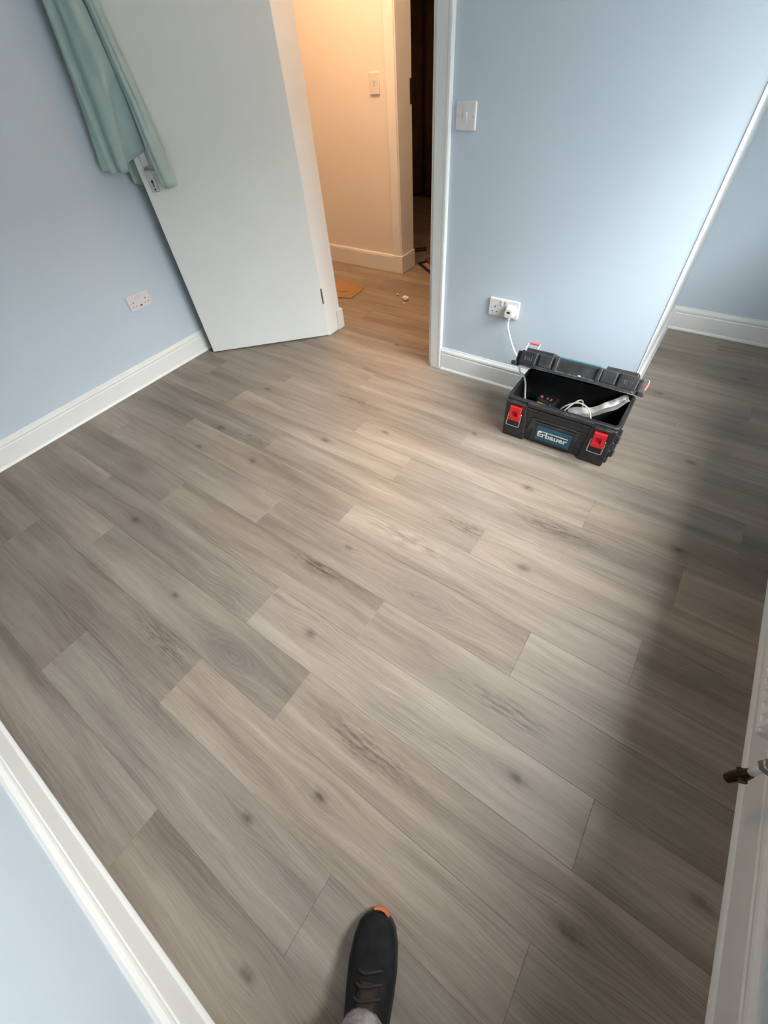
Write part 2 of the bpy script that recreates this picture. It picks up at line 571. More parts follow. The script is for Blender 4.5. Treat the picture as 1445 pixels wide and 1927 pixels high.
mesh_cache = {}
prnd = random.Random(11)
for row in range(-4, 30):
    y0, y1 = row * PW_, (row + 1) * PW_
    y0c, y1c = max(y0, YN - 0.01), min(y1, 5.2)
    if y1c - y0c < 0.01:
        continue
    inroom = y1 <= YB + 0.10
    xa = XL - 0.01 if inroom else -3.9
    xb = XR + 0.01
    j = joint.get(row, -0.3 - 0.29 * (row % 4)) * S
    starts = []
    x = j
    while x > xa:
        x -= PL_
    idx = 0
    # index 0 is the plank left of the frame's first visible joint
    segs = []
    while x < xb:
        a, b_ = max(x, xa), min(x + PL_, xb)
        if b_ - a > 0.02:
            segs.append((a, b_, x))
        x += PL_
    first = next((i for i, s in enumerate(segs) if s[1] > -2.0), 0)
    for i, (a, b_, xs) in enumerate(segs):
        # split planks that would run inside the wall block between hall and alcove
        pieces = [(a, b_)]
        if y0 >= YB + 0.02 and y1 <= YA + 0.2:
            pieces = []
            if a < XD1 + 0.02:
                pieces.append((a, min(b_, XD1 + 0.02)))
            if b_ > -0.06 and y0 < YA:
                pieces.append((max(a, -0.06), b_))
        elif y0 > YA + 0.15:
            pieces = [(a, min(b_, -0.5))] if a < -0.5 else []
        for (pa, pb) in pieces:
            if pb - pa < 0.015:
                continue
            key = (round(pb - pa, 3), round(y1c - y0c, 3))
            if key not in mesh_cache:
                mesh_cache[key] = plank_mesh(pb - pa, y1c - y0c)
            o = bpy.data.objects.new('plank', mesh_cache[key])
            COL.objects.link(o)
            o.parent = floor
            o.location = (pa, y0c, 0.0)
            tv = tint_of.get((row, i - first), prnd.uniform(0.90, 1.06))
            w_ = prnd.uniform(-0.02, 0.02)
            o.color = (tv * (1 + w_), tv, tv * (1 - w_), 1.0)
            ks = [k for k in knots if pa < k[0] < pb and y0 < k[1] < y1]
            o['knot_a'] = [float(q) for q in (ks[0] if ks else (0, -50, 0.001))]
            o['knot_b'] = [float(q) for q in (ks[1] if len(ks) > 1 else (0, -50, 0.001))]
            ks = [k for k in swirls if pa < k[0] < pb and y0 < k[1] < y1]
            o['swirl'] = [float(q) for q in (ks[0] if ks else (0, -50, 0.001))]
            ks = [k for k in cracks if pa < k[0] < pb and y0 < k[1] < y1]
            o['crack'] = [float(q) for q in (ks[0] if ks else (0, -50, 0.001))]

# --- skirting boards with floor beads
SK = [(0.0, 0.0), (0.0152, 0.0), (0.0152, 0.094), (0.0125, 0.098), (0.0125, 0.101), (0.0150, 0.104), (0.0155, 0.110), (0.0135, 0.117), (0.0090, 0.122), (0.0060, 0.125), (0.0050, 0.130), (0.0, 0.130)]
BEAD = [(0.0150, 0.0), (0.0215, 0.0), (0.0215, 0.004), (0.0190, 0.010), (0.0150, 0.0155)]
FLAT = [(0.0, 0.0), (0.018, 0.0), (0.018, 0.108), (0.0165, 0.112), (0.0150, 0.119), (0.0110, 0.124), (0.0, 0.125)]

def run(bm, prof, p0, p1, nrm):
    """sweep an (outward, up) profile from p0 to p1; nrm is the outward 2-D direction."""
    rings = []
    for p in (p0, p1):
        rings.append([Vector((p[0] + nrm[0] * a, p[1] + nrm[1] * a, z)) for a, z in prof])
    prism(bm, None, rings, True, True)

def skirting(name, label, p0, p1, nrm, prof=SK, bead=True, e0=0.0, e1=0.0):
    bm = newbm()
    run(bm, prof, p0, p1, nrm)
    o = struct(name, bm, MAT['gloss'], label)
    if bead:
        b = newbm()
        run(b, BEAD, p0, p1, nrm)
        link('floor_bead', b, MAT['gloss'], o)
    return o

skirting('baseboard_left', 'white moulded skirting along the left wall', (XL, YN), (XL, YB), (1, 0))
skirting('baseboard_front', 'white moulded skirting across the lower left corner', (XL, YN), (XR, YN), (0, 1))
skirting('baseboard_right', 'white moulded skirting down the right edge', (XR, YN), (XR, YA), (-1, 0))
skirting('baseboard_back', 'white moulded skirting between door frame and toolbox', (-1.062, YB), (-0.068 + 0.015, YB), (0, -1))
skirting('baseboard_pillar', 'white moulded skirting on the bright end of the back wall', (-0.068, YB - 0.015), (-0.068, YA), (1, 0))
skirting('baseboard_alcove', 'white moulded skirting under the blue recess wall', (-0.068, YA), (XR, YA), (0, -1))
skirting('baseboard_hall', 'cream lit skirting at the foot of the hall wall', (-4.2, YH), (HD0 - 0.072, YH), (0, -1), FLAT, False)

# bright rounded corner trim on the end of the back wall
bm = newbm()
box(bm, -0.070, -0.0655, YB - 0.0025, YA, 0.13, ZC, 0.0012)
struct('trim_5', bm, MAT['gloss'], 'white painted end of the back wall facing the window')

# --- door linings, architraves
def upright(name, label, *boxes, mat=None, bev=0.003):
    bm = newbm()
    for b in boxes:
        box(bm, *b, bev)
    return struct(name, bm, mat or MAT['gloss'], label)

upright('trim_1', 'white jamb lining on the hinge side of the doorway',
        (XD0 - 0.03, XD0, YB - 0.016, YB + 0.125, 0, DZ))
upright('trim_2', 'white jamb lining on the latch side of the doorway',
        (XD1, XD1 + 0.03, YB - 0.004, YB + 0.125, 0, DZ), (XD1 + 0.0, XD1 + 0.012, YB + 0.045, YB + 0.09, 0, DZ))
upright('trim_3', 'white head lining over the doorway', (XD0 - 0.03, XD1 + 0.03, YB - 0.004, YB + 0.125, DZ, DZ + 0.03))
ARCH = [(0.0, 0.0), (0.0, 0.010), (0.003, 0.014), (0.050, 0.017), (0.056, 0.0185), (0.066, 0.0185), (0.071, 0.015), (0.071, 0.0)]
def architrave(name, label, x0, sgn, y, z0, z1, nrm_y, mat):
    bm = newbm()
    rings = [[Vector((x0 + sgn * a, y + nrm_y * b, z)) for a, b in ARCH] for z in (z0, z1)]
    prism(bm, None, rings, True, True)
    return struct(name, bm, mat, label)
architrave('trim_4', 'white architrave right of the doorway', XD1 + 0.016, 1, YB, 0, DZ + 0.07, -1, MAT['gloss'])
architrave('trim_6', 'white architrave behind the open door', XD0 - 0.014, -1, YB, 0, DZ + 0.07, -1, MAT['gloss'])
# hall side plinth peeping past the hinge side jamb
upright('trim_7', 'small white plinth block at the foot of the hinge side jamb',
        (XD0 - 0.03, XD0 + 0.010, YB + 0.085, YB + 0.145, 0, 0.125))
architrave('trim_8', 'cream lit architrave beside the dark inner doorway', HD0 - 0.006, -1, YH, 0.122, DZ + 0.07, -1, MAT['gloss'])
bm = newbm()
box(bm, HD0 - 0.03, HD0, YH - 0.004, YH2 + 0.01, 0.122, DZ, 0.002)
o = struct('trim_9', bm, MAT['gloss'], 'cream lit reveal of the dark inner doorway')
b = newbm()
box(b, HD0 - 0.001, HD0 + 0.003, YH2 - 0.012, YH2 + 0.004, 0.98, 1.10, 0.001)
tag(link('strike_plate', b, MAT['dark'], o), 'dark metal strike plate')
upright('trim_10', 'cream lit plinth block under the inner doorway architrave',
        (HD0 - 0.080, HD0 + 0.006, YH - 0.024, YH - 0.0005, 0, 0.128), (HD0 - 0.03, HD0 + 0.012, YH - 0.022, YH2 + 0.012, 0, 0.1275))

# ------------------------------------------------------------------ window (in the right wall, beside the camera's view)
bm = newbm()
fx0, fx1 = XR + 0.02, XR + 0.07
fr = 0.05
box(bm, fx0, fx1, WY0, WY1, WZ0, WZ0 + fr, 0.004)
box(bm, fx0, fx1, WY0, WY1, WZ1 - fr, WZ1, 0.004)
box(bm, fx0, fx1, WY0, WY0 + fr, WZ0 + fr, WZ1 - fr, 0.004)
box(bm, fx0, fx1, WY1 - fr, WY1, WZ0 + fr, WZ1 - fr, 0.004)
ym = (WY0 + WY1) / 2
box(bm, fx0, fx1, ym - 0.035, ym + 0.035, WZ0 + fr, WZ1 - fr, 0.004)
window = struct('window_1', bm, MAT['gloss'], 'white framed window in the right wall lighting the room')
for a, b_ in ((WY0 + fr, ym - 0.035), (ym + 0.035, WY1 - fr)):
    b = newbm()
    box(b, fx0 + 0.028, fx0 + 0.032, a - 0.005, b_ + 0.005, WZ0 + fr - 0.005, WZ1 - fr + 0.005)
    link('pane', b, MAT['glass'], window)
b = newbm()
box(b, 0.575, fx0, WY0 - 0.03, WY1 + 0.03, WZ0 - 0.024, WZ0 + 0.004, 0.006, 2)
link('window_sill', b, MAT['gloss'], window)

# ------------------------------------------------------------------ the open door
HINGE = Vector((XD0 + 0.001, YB - 0.016, 0.0))
FREE = Vector((-2.4953, 1.4061, 0.0))
LEAF_L = (FREE - HINGE).length
dd = (FREE - HINGE) / LEAF_L               # hinge -> free edge
nn = Vector((0.69470749, -0.71929236, 0))  # out of the visible face
def LP(s, n, z):
    """point from: distance in from the free edge, distance out of the visible face, height."""
    return FREE - dd * s + nn * n + Vector((0, 0, z))
LM = Matrix((-dd, nn, Vector((0, 0, 1)))).transposed().to_4x4()
LM.translation = FREE
bm = newbm()
box(bm, 0, LEAF_L, -0.036, 0, 0.007, 1.985, 0.0025, 2, LM)
door = struct('door_1', bm, MAT['door'], 'white flush door standing open against the left wall')
for z0 in (0.215, 1.65):
    b = newbm()
    box(b, LEAF_L - 0.004, LEAF_L + 0.0035, -0.030, -0.001, z0, z0 + 0.09, 0.001, 1, LM)
    tube(b, [LP(LEAF_L + 0.004, -0.036, z0), LP(LEAF_L + 0.004, -0.036, z0 + 0.09)], 0.005, 10)
    link('hinge', b, MAT['steel'], door)
    b = newbm()
    box(b, LEAF_L - 0.007, LEAF_L - 0.001, -0.004, 0.0012, z0 - 0.002, z0 + 0.09, 0, 1, LM)
    link('hinge_gap', b, MAT['dark'], door)
b = newbm()
box(b, 0.030, 0.066, 0, 0.0075, 0.872, 1.040, 0.003, 2, LM)
hp = link('handle_plate', b, MAT['steel'], door)
b = newbm()
tube(b, smooth_path([LP(0.048, 0.004, 0.962), LP(0.048, 0.030, 0.962), LP(0.055, 0.046, 0.961), LP(0.080, 0.050, 0.958), LP(0.120, 0.050, 0.952), LP(0.158, 0.046, 0.945)], 5), [0.011] * 6 + [0.0095] * 20, 12)
link('lever', b, MAT['steel'], hp, True)
for s, z in ((0.048, 0.884), (0.048, 1.028)):
    b = newbm()
    tube(b, [LP(s, 0.0072, z), LP(s, 0.0088, z)], 0.0045, 10)
    link('screw', b, MAT['dark'], hp)
b = newbm()
tube(b, [LP(0.048, 0.0068, 0.915), LP(0.048, 0.0082, 0.915)], 0.006, 12)
box(b, 0.0455, 0.0505, 0.0068, 0.0082, 0.893, 0.915, 0, 1, LM)
link('keyhole', b, MAT['dark'], hp)

# ------------------------------------------------------------------ teal gown hung over the door's free corner
robe = empty('dressing_gown', FREE + Vector((0, 0, 1.98)))
tag(robe, 'pale teal dressing gown hanging over the free edge of the open white door', 'gown')
def interp(tab, z):
    tab = sorted(tab)
    if z <= tab[0][0]:
        return tab[0][1]
    for (za, a), (zb, b) in zip(tab, tab[1:]):
        if z <= zb:
            t = (z - za) / (zb - za)
            return [tuple(p + (q - p) * t for p, q in zip(u, w)) for u, w in zip(a, b)]
    return tab[-1][1]
def cloth(name, tab, z_bottom, z_top, nz=44, sub=6, thick=0.004, wob=0.0025, hem=None):
    """tab: {z: [(s,n),...]} control polylines across the cloth, one per height."""
    bm = newbm()
    rows = []
    for k in range(nz + 1):
        u = k / nz
        z = z_top + (z_bottom - z_top) * u
        pl = interp(tab, z)
        pts = smooth_path([Vector((a, b, 0)) for a, b in pl], sub)
        m = len(pts)
        row = []
        for i, p in enumerate(pts):
            zz = z
            if hem:
                zz = z + hem(i / (m - 1)) * u ** 6
            w = wob * math.sin(9 * i / m * 3.1 + 5 * z) + wob * 0.7 * math.sin(13 * z + i * 0.9)
            row.append(bm.verts.new(LP(p.x, max(p.y + w, -0.2), zz)))
        rows.append(row)
    for a, b in zip(rows, rows[1:]):
        for i in range(len(a) - 1):
            bm.faces.new((a[i], a[i + 1], b[i + 1], b[i]))
    o = link(name, bm, MAT['cloth'], None, True)
    o.parent = robe
    o.matrix_parent_inverse = Matrix.Translation(robe.location).inverted()
    md = o.modifiers.new('thickness', 'SOLIDIFY')
    md.thickness = thick
    md.offset = 0.0
    return o
# main body: leftmost back fold, hollow, wide light fold, lower fold beside the strip
cloth('body', [
    (2.00, [(-0.025, 0.004), (-0.022, 0.020), (-0.012, 0.016), (-0.004, 0.030), (0.018, 0.036), (0.035, 0.028), (0.042, 0.018), (0.050, 0.010)]),
    (1.49, [(-0.055, 0.010), (-0.080, 0.026), (-0.062, 0.044), (-0.040, 0.024), (-0.014, 0.050), (0.030, 0.058), (0.054, 0.036), (0.070, 0.010)]),
    (1.30, [(-0.070, 0.020), (-0.100, 0.036), (-0.078, 0.056), (-0.055, 0.036), (-0.025, 0.062), (0.030, 0.064), (0.066, 0.040), (0.086, 0.010)]),
    (1.20, [(-0.080, 0.026), (-0.112, 0.042), (-0.086, 0.060), (-0.062, 0.042), (-0.030, 0.068), (0.014, 0.060), (0.030, 0.028), (0.082, 0.010)]),
    (1.00, [(-0.105, 0.046), (-0.142, 0.062), (-0.105, 0.074), (-0.078, 0.056), (-0.050, 0.076), (-0.026, 0.066), (-0.018, 0.034), (0.076, 0.012)]),
], 0.995, 2.0, hem=lambda t: -0.012 + 0.062 * max(0.0, t - 0.74) / 0.26 - 0.012 * (t > 0.3))
# narrow front strip (sleeve) down the door face
cloth('sleeve', [
    (2.00, [(0.044, 0.006), (0.046, 0.022), (0.056, 0.030), (0.068, 0.024), (0.072, 0.006)]),
    (1.49, [(0.072, 0.006), (0.076, 0.030), (0.092, 0.042), (0.108, 0.034), (0.116, 0.006)]),
    (1.20, [(0.084, 0.006), (0.090, 0.034), (0.108, 0.050), (0.132, 0.044), (0.146, 0.006)]),
    (0.99, [(0.082, 0.014), (0.090, 0.050), (0.112, 0.072), (0.142, 0.066), (0.160, 0.020)]),
    (0.89, [(0.086, 0.020), (0.096, 0.056), (0.118, 0.074), (0.148, 0.068), (0.166, 0.020)]),
], 0.893, 2.0, hem=lambda t: 0.035 * max(0.0, 0.5 - t) * 2)
# corner hanging behind the free edge
cloth('hem', [
    (2.00, [(0.040, -0.042), (0.010, -0.046), (-0.010, -0.044), (-0.016, -0.030)]),
    (1.20, [(0.030, -0.042), (-0.010, -0.048), (-0.040, -0.046), (-0.052, -0.024)]),
    (0.88, [(0.020, -0.042), (-0.012, -0.046), (-0.036, -0.040), (-0.046, -0.018)]),
], 0.885, 2.0, hem=lambda t: 0.03 * t)
# shoulder piece lying over the top edge of the door
b = newbm()
rows = []
for s, lift in ((-0.020, 0.0), (0.0, 0.008), (0.03, 0.012), (0.06, 0.008), (0.075, 0.0)):
    rows.append([b.verts.new(LP(s, n_, z_ + lift)) for n_, z_ in ((-0.046, 1.96), (-0.044, 1.985), (-0.02, 1.996), (0.01, 1.998), (0.032, 1.990), (0.034, 1.96))])
for a, c in zip(rows, rows[1:]):
    for i in range(len(a) - 1):
        b.faces.new((a[i], a[i + 1], c[i + 1], c[i]))
o = link('yoke', b, MAT['cloth'], None, True)
o.parent = robe
o.matrix_parent_inverse = Matrix.Translation(robe.location).inverted()
md = o.modifiers.new('thickness', 'SOLIDIFY')
md.thickness = 0.004
md.offset = 1.0

# ------------------------------------------------------------------ sockets and switches
def frame_at(origin, xdir, ndir):
    m = Matrix((Vector(xdir), Vector((0, 0, 1)).cross(Vector(xdir)) if False else Vector(ndir), Vector((0, 0, 1)))).transposed().to_4x4()
    m.translation = Vector(origin)
    return m
def plate(bm, m, w, h, d, r=0.006):
    rings = []
    for n_, k in ((0.0, 0.0), (d * 0.55, 0.0), (d * 0.9, 0.0015), (d, 0.004)):
        rings.append([m @ Vector((a, n_, b)) for a, b in rrect(w - 2 * k, h - 2 * k, max(0.001, r - k * 0.5), 3)])
    prism(bm, None, rings, True, True)
def place(root, m):
    pass

def double_socket(name, label, m, w=0.146, h=0.086, usb=False, scale=1.0):
    k = w / 0.146
    bm = newbm()
    plate(bm, m, w, h, 0.010)
    root = link(name, bm, MAT['plastic'])
    tag(root, label, 'socket', None, None)
    for s in (-1, 1):
        cx = s * 0.041 * k
        for (px, pz, a, c) in ((0, 0.012, 0.0022, 0.0042), (-0.011, -0.010, 0.0034, 0.0020), (0.011, -0.010, 0.0034, 0.0020)):
            b = newbm()
            box(b, cx + px * k - a, cx + px * k + a, 0.0092, 0.0104, (pz - 0.008) * k - c, (pz - 0.008) * k + c, 0, 1, m)
            link('pin_hole', b, MAT['dark'], root)
        b = newbm()
        rx = s * 0.010 * k
        box(b, rx - 0.0065, rx + 0.0065, 0.009, 0.0135, 0.012 * k, 0.034 * k, 0.0015, 2, m)
        rk = link('rocker', b, MAT['plastic'], root)
        b = newbm()
        box(b, rx - 0.002, rx + 0.002, 0.0132, 0.0138, 0.029 * k, 0.031 * k, 0, 1, m)
        link('rocker_mark', b, MAT['red'], rk)
    if usb:
        b = newbm()
        box(b, -0.007, 0.007, 0.0092, 0.0104, -0.026 * k, -0.019 * k, 0, 1, m)
        link('usb_port', b, MAT['dark'], root)
    for s in (-1, 1):
        b = newbm()
        tube(b, [m @ Vector((s * 0.060 * k, 0.0092, 0.0)), m @ Vector((s * 0.060 * k, 0.0105, 0.0))], 0.003, 10)
        link('screw', b, MAT['steel'], root)
    return root

m_left = frame_at((XL, 1.141, 0.427), (0, 1, 0), (1, 0, 0))
double_socket('wall_socket', 'white double wall socket with nothing plugged in, low on the left wall', m_left, 0.138, 0.080, True)
m_back = frame_at((-0.7325, YB, 0.413), (1, 0, 0), (0, -1, 0))
double_socket('wall_socket', 'white double wall socket with a plug in its right half, above the toolbox', m_back, 0.154, 0.083)

def light_switch(name, label, m, w, h, mat):
    bm = newbm()
    plate(bm, m, w, h, 0.009)
    root = link(name, bm, mat)
    tag(root, label, 'light switch')
    b = newbm()
    hw = 0.0065 * w / 0.086
    rings = [[m @ Vector((a, n_, c)) for (a, c, n_) in q] for q in (
        [(-hw, -0.013, 0.0085), (hw, -0.013, 0.0085), (hw, 0.013, 0.0085), (-hw, 0.013, 0.0085)],
        [(-hw, -0.0125, 0.0105), (hw, -0.0125, 0.0105), (hw, 0.0125, 0.0150), (-hw, 0.0125, 0.0150)])]
    prism(b, None, rings)
    link('rocker', b, mat, root)
    for s in (-1, 1):
        b = newbm()
        tube(b, [m @ Vector((s * 0.031 * w / 0.086, 0.0085, 0.0)), m @ Vector((s * 0.031 * w / 0.086, 0.0096, 0.0))], 0.0028, 10)
        link('screw', b, MAT['steel'], root)
    return root
light_switch('light_switch', 'pale switch plate on the blue wall right of the door frame', frame_at((-1.001, YB, 1.090), (1, 0, 0), (0, -1, 0)), 0.086, 0.084, MAT['plastic'])
light_switch('light_switch', 'light switch on the warm lit hall wall beside the inner doorway', frame_at((-2.226, YH, 1.094), (1, 0, 0), (0, -1, 0)), 0.080, 0.102, MAT['plastic'])

# --- plug with its cable going into the toolbox
plug_m = frame_at((-0.6905, YB - 0.010, 0.4135), (1, 0, 0), (0, -1, 0))
bm = newbm()
rings = []
for n_, w, h, r in ((0.0, 0.050, 0.050, 0.010), (0.018, 0.050, 0.050, 0.012), (0.030, 0.042, 0.044, 0.012), (0.040, 0.036, 0.038, 0.012)):
    rings.append([plug_m @ Vector((a, n_, c)) for a, c in rrect(w, h, r, 4)])
prism(bm, None, rings)
plug = link('plug', bm, MAT['cream_plastic'], None, False)
tag(plug, 'cream mains plug with a cable running down into the toolbox', 'plug')
b = newbm()
box(b, -0.008, 0.008, 0.0395, 0.041, 0.001, 0.010, 0.001, 1, plug_m)
tag(link('fuse_mark', b, MAT['brass'], plug), 'small brown mark on the plug')
b = newbm()
cpts = [plug_m @ Vector((0, 0.022, -0.020)), plug_m @ Vector((0.002, 0.024, -0.05)), Vector((-0.672, 1.915, 0.335)), Vector((-0.632, 1.905, 0.265)), Vector((-0.588, 1.888, 0.222)),
        Vector((-0.556, 1.815, 0.236)), Vector((-0.526, 1.752, 0.243)), Vector((-0.500, 1.738, 0.238)), Vector((-0.483, 1.730, 0.205)), Vector((-0.470, 1.722, 0.150)), Vector((-0.455, 1.710, 0.09)), Vector((-0.43, 1.69, 0.035))]
tube(b, smooth_path(cpts, 8), 0.0042, 10)
link('cable', b, MAT['white_cable'], plug, True)
b = newbm()
tube(b, [plug_m @ Vector((0, 0.020, -0.020)), plug_m @ Vector((0.001, 0.022, -0.040))], [0.0085, 0.0055], 12)
link('strain_relief', b, MAT['cream_plastic'], plug, True)

# ------------------------------------------------------------------ toolbox
TBX, TBY = -0.268, 1.594           # middle of the front bottom edge
tb = empty('toolbox', (TBX, TBY, 0.0))
tag(tb, 'scuffed black plastic toolbox with red latches, lid propped half open', 'toolbox')
def tpart(name, bm, mat, parent=None, smooth=False):
    o = link(name, bm, mat, parent or tb, smooth)
    return o
W0, W1, D0, D1, H = 0.462, 0.492, 0.235, 0.262, 0.220
# body: tapered open tub
b = newbm()
def ring(w, y0, y1, z, r, seg=4):
    cx, cy = 0.0, (y0 + y1) / 2
    return [Vector((cx + a, cy + c, z)) for a, c in rrect(w, y1 - y0, r, seg)]
rings = [ring(W0 - 0.02, 0.016, D0 - 0.006, 0.004, 0.020), ring(W0, 0.006, D0 + 0.004, 0.016, 0.022), ring(W0 + 0.012, 0.003, D0 + 0.014, 0.10, 0.022), ring(W1 - 0.016, 0.001, D1 - 0.006, 0.196, 0.022),
         ring(W1, -0.007, D1, 0.199, 0.024), ring(W1, -0.007, D1, 0.214, 0.024), ring(W1 - 0.006, -0.004, D1 - 0.003, 0.2175, 0.022),
         ring(W1 - 0.030, 0.010, D1 - 0.016, 0.2175, 0.016), ring(W1 - 0.034, 0.012, D1 - 0.018, 0.20, 0.016), ring(W0 - 0.024, 0.016, D0 - 0.010, 0.020, 0.016)]
prism(b, None, rings, True, True)
tpart('body', b, MAT['black_plastic'])
# front blocks left and right, proud of the recessed middle
def wedge(bm, x0a, x1a, x0b, x1b, z0, z1, y_bot, y_top, depth, bev=0.004):
    """block proud of the front; bottom spans x0a..x1a, top x0b..x1b."""
    q = bmesh.new()
    f = [q.verts.new(p) for p in ((x0a, y_bot, z0), (x1a, y_bot, z0), (x1b, y_top, z1), (x0b, y_top, z1))]
    g = [q.verts.new(p) for p in ((x0a, y_bot + depth, z0), (x1a, y_bot + depth, z0), (x1b, y_top + depth, z1), (x0b, y_top + depth, z1))]
    q.faces.new(f)
    q.faces.new(list(reversed(g)))
    for i in range(4):
        k = (i + 1) % 4
        q.faces.new((f[i], g[i], g[k], f[k]))
    bmesh.ops.recalc_face_normals(q, faces=q.faces)
    bmesh.ops.bevel(q, geom=list(q.edges), offset=bev, segments=2, affect='EDGES', profile=0.5)
    merge(bm, q)
for s in (-1, 1):
    b = newbm()
    xo, xi = W0 / 2 + 0.006, 0.128
    xo2, xi2 = W1 / 2 - 0.004, 0.142
    lo, hi = sorted((s * xo, s * xi)), sorted((s * xo2, s * xi2))
    wedge(b, lo[0], lo[1], hi[0], hi[1], 0.0, 0.204, -0.004, -0.014, 0.03, 0.006)
    cb = tpart('corner_block', b, MAT['black_plastic'])
    # hollow behind the latch
    b = newbm()
    lx = s * 0.187
    box(b, lx - 0.026, lx + 0.026, -0.0175, -0.010, 0.086, 0.176, 0.002)
    link('latch_pocket', b, MAT['dark'], cb)
    b = newbm()
    box(b, lx - 0.034, lx + 0.034, -0.026, -0.006, 0.196, 0.208, 0.003, 2)
    link('latch_hook', b, MAT['black_plastic'], cb)
    # red latch with a square hollow, and its wire bail
    b = newbm()
    ox, oz, iw, ih = 0.026, 0.037, 0.012, 0.015
    zc = 0.153
    fo = [(-ox, -oz), (ox, -oz), (ox, oz), (-ox, oz)]
    fi = [(-iw, -ih), (iw, -ih), (iw, ih), (-iw, ih)]
    rings = [[Vector((lx + a, y_, zc + c)) for a, c in q] for q, y_ in ((fo, -0.010), (fo, -0.030), ([(a * 0.93, c * 0.95) for a, c in fo], -0.034), (fi, -0.034), ([(a * 0.8, c * 0.8) for a, c in fi], -0.020))]
    prism(b, None, rings)
    la = link('latch', b, MAT['red'], tb)
    b = newbm()
    tube(b, smooth_path([(lx - 0.029, -0.022, 0.15), (lx - 0.030, -0.026, 0.115), (lx - 0.030, -0.030, 0.092), (lx - 0.026, -0.031, 0.0865), (lx, -0.031, 0.086), (lx + 0.026, -0.031, 0.0865), (lx + 0.030, -0.030, 0.092), (lx + 0.030, -0.026, 0.115), (lx + 0.029, -0.022, 0.15)], 4), 0.0022, 8)
    link('wire_bail', b, MAT['chrome'], la, True)
# middle: rim ledge, raised trapezoid moulding and the maker's plate
b = newbm()
box(b, -0.145, 0.145, -0.012, 0.010, 0.196, 0.214, 0.003, 2)
wedge(b, -0.138, 0.138, -0.142, 0.142, 0.176, 0.188, -0.0055, -0.0065, 0.02, 0.002)
wedge(b, -0.100, 0.100, -0.100, 0.100, 0.020, 0.128, -0.0035, -0.005, 0.02, 0.003)
wedge(b, -0.126, -0.106, -0.110, -0.090, 0.06, 0.142, -0.003, -0.004, 0.02, 0.002)
wedge(b, 0.106, 0.126, 0.090, 0.110, 0.06, 0.142, -0.003, -0.004, 0.02, 0.002)
box(b, -0.110, 0.110, -0.0035, 0.01, 0.134, 0.142, 0.002)
tpart('front_moulding', b, MAT['black_plastic'])
b = newbm()
wedge(b, -0.079, 0.081, -0.080, 0.080, 0.034, 0.112, -0.0065, -0.008, 0.01, 0.002)
badge = tpart('badge', b, MAT['teal_label'])
fc = bpy.data.curves.new('lettering', 'FONT')
fc.body = 'Erbauer'
fc.align_x = 'CENTER'
fc.size = 0.044
fc.offset = 0.0009
fc.extrude = 0.0004
fc.space_character = 0.98
fo_ = bpy.data.objects.new('lettering_curve', fc)
COL.objects.link(fo_)
dg = bpy.context.evaluated_depsgraph_get()
tm = bpy.data.meshes.new_from_object(fo_.evaluated_get(dg))
bpy.data.objects.remove(fo_, do_unlink=True)
xs = [v.co.x for v in tm.vertices]
kx = 0.136 / (max(xs) - min(xs))
cx = (max(xs) + min(xs)) / 2
for v in tm.vertices:
    v.co = Vector(((v.co.x - cx) * kx, -v.co.z - 0.0083 - (v.co.y * 0.014 / 0.08), v.co.y * 1.02))
bmt = newbm()
bmt.from_mesh(tm)
box(bmt, -0.0655, 0.069, -0.0092, -0.0084, 0.0282, 0.0318)       # top bar of the E drawn out over the word
for v in bmt.verts:
    v.co.z += 0.058
lt = link('lettering', bmt, MAT['white_print'], badge)
# side walls: ribs and stacking clips
for s in (-1, 1):
    b = newbm()
    xs_ = s * (W0 / 2 + 0.008)
    for y_ in (0.03, 0.085, 0.14, 0.20):
        box(b, xs_ - 0.008, xs_ + 0.008, y_ - 0.003, y_ + 0.003, 0.004, 0.196, 0.0015)
    for z_ in (0.03, 0.075, 0.12, 0.165):
        box(b, xs_ - 0.007, xs_ + 0.006, 0.02, 0.215, z_ - 0.003, z_ + 0.003, 0.0015)
    tpart('side_ribs', b, MAT['black_plastic'])
    for z_ in (0.045, 0.12):
        b = newbm()
        box(b, xs_ - 0.004, xs_ + 0.018, 0.050, 0.105, z_ - 0.022, z_ + 0.022, 0.004, 2)
        box(b, xs_ + 0.010, xs_ + 0.022, 0.056, 0.099, z_ - 0.021, z_ - 0.010, 0.003, 2)
        tpart('stacking_clip', b, MAT['black_plastic'])
# lid: hinged along the back rim, raised 32 degrees
LW, LD, LT = 0.478, 0.262, 0.064
lid_m = Matrix.Translation(Vector((0.0, D1 - 0.002, 0.216))) @ Matrix.Rotation(math.radians(-0.8), 4, 'Y') @ Matrix.Rotation(math.radians(-32.0), 4, 'X')
def lbox(bm, x0, x1, y0, y1, z0, z1, bev=0.004, seg=2):
    box(bm, x0, x1, y0, y1, z0, z1, bev, seg, lid_m)
b = newbm()
def lring(w, y0, y1, z, r):
    return [lid_m @ Vector((a, (y0 + y1) / 2 + c, z)) for a, c in rrect(w, y1 - y0, r, 4)]
prism(b, None, [lring(LW - 0.03, -LD + 0.014, -0.012, 0.040, 0.015), lring(LW - 0.024, -LD + 0.011, -0.010, 0.001, 0.016), lring(LW + 0.012, -LD - 0.006, 0.0, 0.0, 0.022), lring(LW + 0.012, -LD - 0.006, 0.0, 0.010, 0.022), lring(LW - 0.004, -LD + 0.003, -0.004, 0.013, 0.02),
                lring(LW - 0.012, -LD + 0.008, -0.010, LT - 0.006, 0.02), lring(LW - 0.024, -LD + 0.014, -0.016, LT, 0.018)], True, True)
lid = tpart('lid', b, MAT['black_plastic'])
